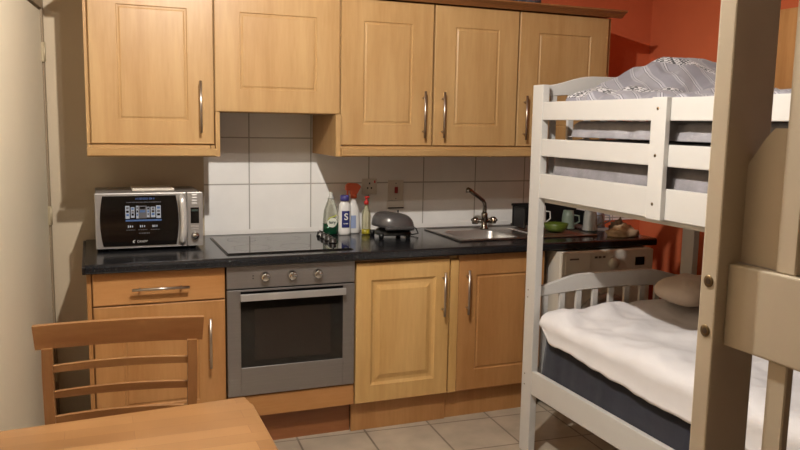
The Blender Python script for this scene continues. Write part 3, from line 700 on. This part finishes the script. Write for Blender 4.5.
FX, FY = 1.284, -1.005
bunk((FX, FY, 0), 0, PAINTW, 'white slatted bunk bed with guard rails, standing in front of the washing machine', 1.677, True, 'arch')
NX, NY = .342, -4.041
bunk((NX, NY, 0), math.pi/2, PAINTSH, 'bunk bed in shade-darkened paint close to the camera, its tall corner post at the right', 1.80, False, 'panel')

# ------------------------------------------------------------------ bedding
def fabric(name, col, rough=.9, amt=.06, pattern=False, bump=.25, bs=18):
    m = mat(name, col, rough, noise_amt=amt, noise_scale=14, bump=bump, bump_scale=bs)
    m.node_tree.nodes['Principled BSDF'].inputs['Sheen Weight'].default_value = .2
    if pattern:
        nt = m.node_tree; N = nt.nodes; L = nt.links; b = N['Principled BSDF']
        tc = N.new('ShaderNodeTexCoord'); mp = N.new('ShaderNodeMapping'); mp.inputs['Rotation'].default_value = (.3,.2,.65); L.new(tc.outputs['Object'], mp.inputs[0])
        nz = N.new('ShaderNodeTexNoise'); nz.inputs['Scale'].default_value = 3; L.new(mp.outputs[0], nz.inputs['Vector'])
        va = N.new('ShaderNodeVectorMath'); va.operation = 'MULTIPLY_ADD'; va.inputs[1].default_value = (.12,.12,.12); L.new(nz.outputs['Color'], va.inputs[0]); L.new(mp.outputs[0], va.inputs[2])
        wv = N.new('ShaderNodeTexWave'); wv.inputs['Scale'].default_value = 2.5; wv.inputs['Distortion'].default_value = .6; L.new(va.outputs[0], wv.inputs['Vector'])
        cr = N.new('ShaderNodeValToRGB'); cr.color_ramp.interpolation = 'CONSTANT'
        els = [(0,(132,130,138)),(.34,(160,158,165)),(.55,(88,86,92)),(.60,(182,180,186)),(.72,(104,102,109)),(.78,(146,144,151))]
        cr.color_ramp.elements[0].position = 0; cr.color_ramp.elements[0].color = S(els[0][1]); cr.color_ramp.elements[1].position = els[1][0]; cr.color_ramp.elements[1].color = S(els[1][1])
        for p_, c_ in els[2:]: e = cr.color_ramp.elements.new(p_); e.color = S(c_)
        L.new(wv.outputs['Fac'], cr.inputs[0])
        ck = N.new('ShaderNodeTexChecker'); ck.inputs['Scale'].default_value = 75; ck.inputs['Color1'].default_value = S((45,44,50)); ck.inputs['Color2'].default_value = S((214,212,214)); L.new(va.outputs[0], ck.inputs['Vector'])
        w2 = N.new('ShaderNodeTexWave'); w2.inputs['Scale'].default_value = 1.15; w2.bands_direction = 'DIAGONAL'; L.new(va.outputs[0], w2.inputs['Vector'])
        gt = N.new('ShaderNodeMath'); gt.operation = 'GREATER_THAN'; gt.inputs[1].default_value = .91; L.new(w2.outputs['Fac'], gt.inputs[0])
        mx = N.new('ShaderNodeMix'); mx.data_type = 'RGBA'; L.new(gt.outputs[0], mx.inputs['Factor']); L.new(cr.outputs[0], mx.inputs['A']); L.new(ck.outputs[0], mx.inputs['B'])
        L.new(mx.outputs['Result'], b.inputs['Base Color'])
    return m
def fbm(x, y, s, seed=0): p = V((x*s, y*s, seed)); return noise.noise(p)+.5*noise.noise(p*2.1)+.25*noise.noise(p*4.3)
def ridge(x, y, s, seed=0): return 1-abs(noise.noise(V((x*s, y*s, seed))))*2
def quilt(name, m_, x0, x1, y0, y1, H, zb, label, cat, nx=70, ny=110, edge=.05, zbf=None, wob=.0):
    """closed cloth volume: top surface H(x,y) rounded at the border, flat underside at zb"""
    m = MB(); bm = m.bm; T = []; 
    for i in range(nx+1):
        row = []
        for j in range(ny+1):
            u, v = i/nx, j/ny; x = x0+(x1-x0)*u; y = y0+(y1-y0)*v
            d = min(x-x0, x1-x, y-y0, y1-y)/edge; e = math.sqrt(max(0, 1-(1-min(1,d))**2))
            z = zb + (H(x,y)-zb)*e
            wx = wob*(noise.noise(V((x*6,y*9,9)))+.6*noise.noise(V((x*6,y*28,4+z*20)))) ; wy = wob*noise.noise(V((x*6,y*6,19)))
            row.append(bm.verts.new((x+wx*(1 if 0<i<nx else .6), y+wy, z)))
        T.append(row)
    Bt = {}
    for i in range(nx+1):
        for j in range(ny+1):
            if i in (0,nx) or j in (0,ny):
                c = T[i][j].co; Bt[i,j] = bm.verts.new((c.x, c.y, zb-.004))
    for i in range(nx):
        for j in range(ny):
            f = bm.faces.new((T[i][j],T[i+1][j],T[i+1][j+1],T[i][j+1])); f.smooth = True
    loop = [(i,0) for i in range(nx)]+[(nx,j) for j in range(ny)]+[(i,ny) for i in range(nx,0,-1)]+[(0,j) for j in range(ny,0,-1)]
    for k in range(len(loop)):
        a, b_ = loop[k], loop[(k+1)%len(loop)]; f = bm.faces.new((T[a[0]][a[1]], Bt[a], Bt[b_], T[b_[0]][b_[1]])); f.smooth = True
    bm.faces.new([Bt[k] for k in loop])
    return tag(m.build(name, m_, None, ((x0+x1)/2, (y0+y1)/2, zb), True), label, cat)
X0, X1 = FX+.029, FX+.892
YN, YHD = -2.85, -1.105
GREYL = fabric('light_grey_cotton', (140,138,143), amt=.22, bump=.6); GREYD = fabric('dark_grey_blanket', (92,90,96)); PAT = fabric('patterned_grey_cotton', (150,148,155), pattern=True)
quilt('mattress', fabric('grey_mattress_cover', (122,119,123), amt=.2, bump=.7), X0+.002, X1-.004, -2.84, YHD, lambda x,y: 1.375+.008*fbm(x,y,9,2), 1.2105, 'grey covered mattress on the upper bunk, seen between the guard rails', 'mattress', 40, 90, .03)
quilt('blanket', GREYD, X0+.010, X1-.012, -2.80, -1.19, lambda x,y: 1.446+.008*fbm(x,y,7,5), 1.390, 'dark grey folded blanket lying on the upper bunk mattress', 'blanket', 40, 90, .035, wob=.008)
quilt('quilt', GREYL, X0+.012, X1-.02, -2.79, -1.23, lambda x,y: 1.522+.008*fbm(x,y,8,8), 1.460, 'pale grey quilt layer under the patterned duvet on the upper bunk', 'quilt', 50, 110, .035, wob=.012)
def HU(x, y):
    g_ = math.exp(-((x-1.88)/.38)**2-((y+1.27)/.28)**2)
    g2 = math.exp(-((x-1.95)/.35)**2-((y+2.2)/.5)**2)
    fold = math.sin((x*1.0-y*1.6)*22+2.2*noise.noise(V((x*3,y*3,1))))*.5+.5
    z = 1.612+.195*g_+.04*g2
    z -= .02*max(0,1-(x-X0)/.10)
    return z + .016*fbm(x,y,5,3) + .014*(fold-.5)*(1-g_*.3) + .016*(ridge(x,y,6,4)-.6)
quilt('patterned_duvet', PAT, X0+.010, X1-.01, -2.78, -1.145, HU, 1.536, 'rumpled grey duvet with striped and dotted bands heaped on the upper bunk', 'duvet', 110, 180, .05, wob=.02)
def HP(x, y):
    a = (x-(X0+.22))/.21; b_ = (y+1.005)/.05
    return 1.46
# upper pillow near the headboard
def pillow(name, c, a, b_, h, m_, label, rz=0, tilt=0, seed=1):
    m = MB(); n, r_ = 40, 12
    for sgn in (1,-1):
        prev = None
        for j in range(r_+1):
            f = j/r_; rad = math.cos(f*math.pi/2)**.6 if j<r_ else 0; zz = sgn*math.sin(f*math.pi/2)*h; ring_ = []
            for k in range(n):
                t = 2*math.pi*k/n; ct, st_ = math.cos(t), math.sin(t); q = .62
                x = a*math.copysign(abs(ct)**q, ct)*rad; y = b_*math.copysign(abs(st_)**q, st_)*rad
                zq = zz*(1+.18*noise.noise(V((x*7,y*7,seed)))) + .012*noise.noise(V((x*11,y*11,seed+3)))*(1-abs(rad-.5))
                ring_.append(m.bm.verts.new((x,y,zq+tilt*y)))
            if prev:
                for k in range(n): m.bm.faces.new((prev[k],prev[(k+1)%n],ring_[(k+1)%n],ring_[k]))
            prev = ring_
    bmesh.ops.remove_doubles(m.bm, verts=m.bm.verts[:], dist=1e-4)
    m.bm.transform(Matrix.Rotation(rz,4,'Z')); bmesh.ops.recalc_face_normals(m.bm, faces=m.bm.faces[:])
    m.bm.transform(Matrix.Translation(V(c)))
    return tag(m.build(name, m_, None, (c[0],c[1],c[2]-h), True), label, 'pillow')
NAVY = fabric('navy_sheet', (20,23,38), amt=.1, bump=.35, bs=9)
WH = fabric('white_duvet_cotton', (222,220,222), amt=.02, bump=.3, bs=11)
quilt('mattress', NAVY, X0+.001, X1-.004, -2.84, YHD, lambda x,y: .604+.003*fbm(x,y,8,1), .3895, 'lower bunk mattress in a dark navy sheet', 'mattress', 50, 90, .03, wob=.006)
def white_duvet():
    m = MB(); bm = m.bm; ny, nx = 150, 70; y0, y1 = -1.112, -2.80; rows = []
    for j in range(ny+1):
        v = j/ny; y = y0+(y1-y0)*v; row = []
        hem = .560-.038*min(1, v*2.2)+.014*noise.noise(V((y*4,0,3)))+.006*noise.noise(V((y*15,0,3)))
        hem += .06*max(0,1-v/.05)
        for i in range(nx+1):
            u = i/nx
            if u < .12: # hanging side
                f = u/.12; x = X0-.008; z = hem+(.622-hem)*f; x += .004*math.sin(f*3)+.003*noise.noise(V((y*9,z*9,2)))
            elif u < .22:
                f = (u-.12)/.10; a = f*math.pi/2; x = X0-.006+.05*(1-math.cos(a)); z = .622+.040*math.sin(a)
            else:
                f = (u-.22)/.78; x = X0+.044+(X1-.02-X0-.044)*f; z = .662
            amp = min(1, max(0,(u-.10)/.15))
            z += amp*(.022*fbm(x,y,4,6)+.012*(ridge(x,y,5,2)-.6)+.035*math.exp(-((y+1.19)/.09)**2)*(.6+.5*noise.noise(V((x*9,y*5,4)))))
            z = max(z, .612) if u >= .2 else z
            row.append(bm.verts.new((x, y+.012*noise.noise(V((x*5,y*5,7))), z)))
        rows.append(row)
    for j in range(ny):
        for i in range(nx):
            f = bm.faces.new((rows[j][i],rows[j][i+1],rows[j+1][i+1],rows[j+1][i])); f.smooth = True
    o = m.build('white_duvet', WH, None, (1.75,-1.9,.61), True)
    md_ = o.modifiers.new('thickness', 'SOLIDIFY'); md_.thickness = .010; md_.offset = 1 if o.data.polygons[0].normal.x > 0 or True else -1
    return tag(o, 'white duvet spread over the navy mattress of the lower bunk', 'duvet')
white_duvet()
pillow('pillow', (2.00, -1.28, .768), .17, .13, .062, fabric('shaded_pillow_cotton', (200,182,164)), 'white pillow lying at the headboard of the lower bunk, toned beige for shade', rz=.2)  # beige tone stands for shade on a white pillow
# bedding of the near bunk
def nb(name, x0,x1,y0,y1,H,zb,m_,label,cat): return quilt(name, m_, x0,x1,y0,y1,H,zb,label,cat,30,30,.03)
nb('mattress', .47, 2.22, -4.01, -3.11, lambda x,y: 1.335+.004*fbm(x,y,8,1), 1.197, GREYL, 'mattress on the top of the bunk bed nearest the camera', 'mattress')
nb('mattress', .47, 2.22, -4.01, -3.10, lambda x,y: .55+.004*fbm(x,y,8,1), .3895, GREYL, 'mattress on the lower level of the bunk bed nearest the camera', 'mattress')

# ------------------------------------------------------------------ table
tab = thing('dining_table', (-.46, -2.5, 0), 'beech butcher-block dining table with a clipped corner in the lower left', 'table')
TT = brick_mat('butcher_block', (130,92,54), (156,116,74), (122,84,50), .42, .052, .0006, .3, .37, 'XY', (0,.01), 0, .10, .0, 0)
TX0, TX1, TY0, TY1 = -.90, -.155, -3.0, -1.945
m = MB(); m.prism([(-.715,TY0),(TX1,TY0),(TX1,-2.005),(TX1-.006,-1.992),(TX1-.010,TY1),(-.775,-1.99)], .722, .75, 'XY', .003); m.build('tabletop', TT, tab)
TW = wood('table_beech', (156,105,59), (176,128,78), 'Z')
m = MB(); m.box(-.68, TX1-.05, -2.06, -2.04, .652, .7215); m.build('apron', TW, tab)
m = MB(); m.box(-.68, TX1-.05, -2.94, -2.92, .652, .7215); m.build('apron', TW, tab)
m = MB(); m.box(TX1-.07, TX1-.05, -2.92, -2.06, .652, .7215); m.build('apron', TW, tab)
m = MB(); m.box(-.69, -.67, -2.92, -2.06, .652, .7215); m.build('apron', TW, tab)
for x in (-.715, TX1-.09):
    for y in (-2.095, -2.96):
        m = MB(); m.prism([(x,y),(x+.05,y),(x+.05,y+.05),(x,y+.05)], 0, .7215, 'XY', .003); m.build('leg', TW, tab)

# ------------------------------------------------------------------ chair
ch = thing('dining_chair', (-.478, -1.86, 0), 'beech ladder-back dining chair pushed under the table', 'chair'); ch.rotation_euler = (0, 0, -.07)
CW = wood('chair_beech', (128,84,46), (148,106,64), 'X'); CWZ = wood('chair_beech_upright', (128,84,46), (148,106,64), 'Z')
def curved_slat(mb, x0, x1, z0, z1, yf, th, sag, flare=0, lift=0, n=18):
    prev = None; first = None
    for k in range(n+1):
        f = k/n; x = x0+(x1-x0)*f; c = 4*f*(1-f); y = yf+sag*c; fl = flare*(1-c)
        q = [mb.bm.verts.new((x + (-.5+f)*2*0, y-th/2, z0+fl)), mb.bm.verts.new((x, y+th/2, z0+fl)), mb.bm.verts.new((x+(f-.5)*.012, y+th/2, z1+lift*c)), mb.bm.verts.new((x+(f-.5)*.012, y-th/2, z1+lift*c))]
        if prev:
            for a in range(4): mb.bm.faces.new((prev[a],prev[(a+1)%4],q[(a+1)%4],q[a]))
        else: mb.bm.faces.new(q[::-1])
        prev = q
    mb.bm.faces.new(prev)
    return mb
BY = -1.715
for s, x in ((-1, -.660), (1, -.272)):
    m = MB(); pts = [(x-s*.006, BY-.02+.06, 0.0), (x-s*.006, BY-.045, .44), (x-s*.006, BY-.03, .62), (x, BY-.005, .80), (x, BY+.002, .865)]
    for a, b_ in zip(pts, pts[1:]):
        t_ = bmesh.new(); hw, hd = .0135, .016
        lo = [t_.verts.new((a[0]+i*hw, a[1]+j*hd, a[2])) for i,j in ((-1,-1),(1,-1),(1,1),(-1,1))]; hi = [t_.verts.new((b_[0]+i*hw, b_[1]+j*hd, b_[2])) for i,j in ((-1,-1),(1,-1),(1,1),(-1,1))]
        t_.faces.new(lo[::-1]); t_.faces.new(hi)
        for i in range(4): t_.faces.new((lo[i],lo[(i+1)%4],hi[(i+1)%4],hi[i]))
        m.add(t_)
    m.build('back_leg', CWZ, ch)
m = MB(); curved_slat(m, -.690, -.243, .862, .929, BY+.004, .022, .020, 0, 0); m.build('top_rail', CW, ch)
for z0, z1, dy in ((.796,.814,-.004),(.724,.742,-.012),(.655,.673,-.022)):
    m = MB(); curved_slat(m, -.650, -.282, z0, z1, BY+dy, .014, .016, 0, .004); m.build('back_slat', CW, ch)
m = MB(); m.prism([(-.675,BY-.05),(-.257,BY-.05),(-.245,-2.13),(-.687,-2.13)], .445, .467, 'XY', .004); m.build('seat', CW, ch)
for x in (-.672, -.290):
    m = MB(); m.prism([(x,-2.115),(x+.030,-2.115),(x+.030,-2.085),(x,-2.085)], 0, .4445, 'XY', .002); m.build('front_leg', CWZ, ch)
m = MB(); m.box(-.645,-.287,-2.108,-2.090,.385,.4445); m.build('seat_rail', CW, ch)
for x in (-.657,-.276):
    m = MB(); m.box(x-.008,x+.008,-2.085,BY-.055,.22,.245); m.build('stretcher', CW, ch)
    m = MB(); m.box(x-.008,x+.008,-2.085,BY-.06,.385,.4445); m.build('seat_rail', CW, ch)

ch.location.x -= .017
# ------------------------------------------------------------------ ceiling lamp (above the frame)
cl = thing('ceiling_lamp', (.05, -2.3, 2.75), 'two-bulb ceiling bar lamp lighting the kitchen', 'lamp')
WHM = mat('lamp_white_metal', (220,216,208), .4)
m = MB(); m.lathe([(.001,2.7495),(.05,2.749),(.05,2.735),(.02,2.727),(.001,2.727)], (.0,-2.24,0), 24); m.box(-.01,.01,-2.48,-2.00,2.712,2.726,.002); m.build('bar', WHM, cl)
for x, y, z in ((.0,-2.44,2.62),(.0,-2.04,2.62)):
    m = MB(); m.lathe([(.017,z+.0755),(.022,z+.079),(.022,2.718),(.012,2.7185)], (x,y,0), 16); m.build('bulb_holder', WHM, cl)
    m = MB(); m.lathe([(.115,z-.012),(.112,z+.02),(.09,z+.06),(.03,z+.084),(.0225,z+.084),(.0225,z+.081),(.03,z+.081),(.087,z+.057),(.109,z+.018),(.1135,z-.012)], (x,y,0), 28); bmesh.ops.delete(m.bm, geom=[f for f in m.bm.faces if len(f.verts)>4], context='FACES_ONLY'); m.build('shade', WHM, cl)  # unseen shade dish, added to keep lamp light off the ceiling
    m = MB(); m.lathe([(.004,z+.034),(.020,z+.037),(.026,z+.05),(.024,z+.062),(.014,z+.075)], (x,y,0), 20); m.build('bulb', mat('bulb_glow', (255,225,180), .4, emit=4), cl)
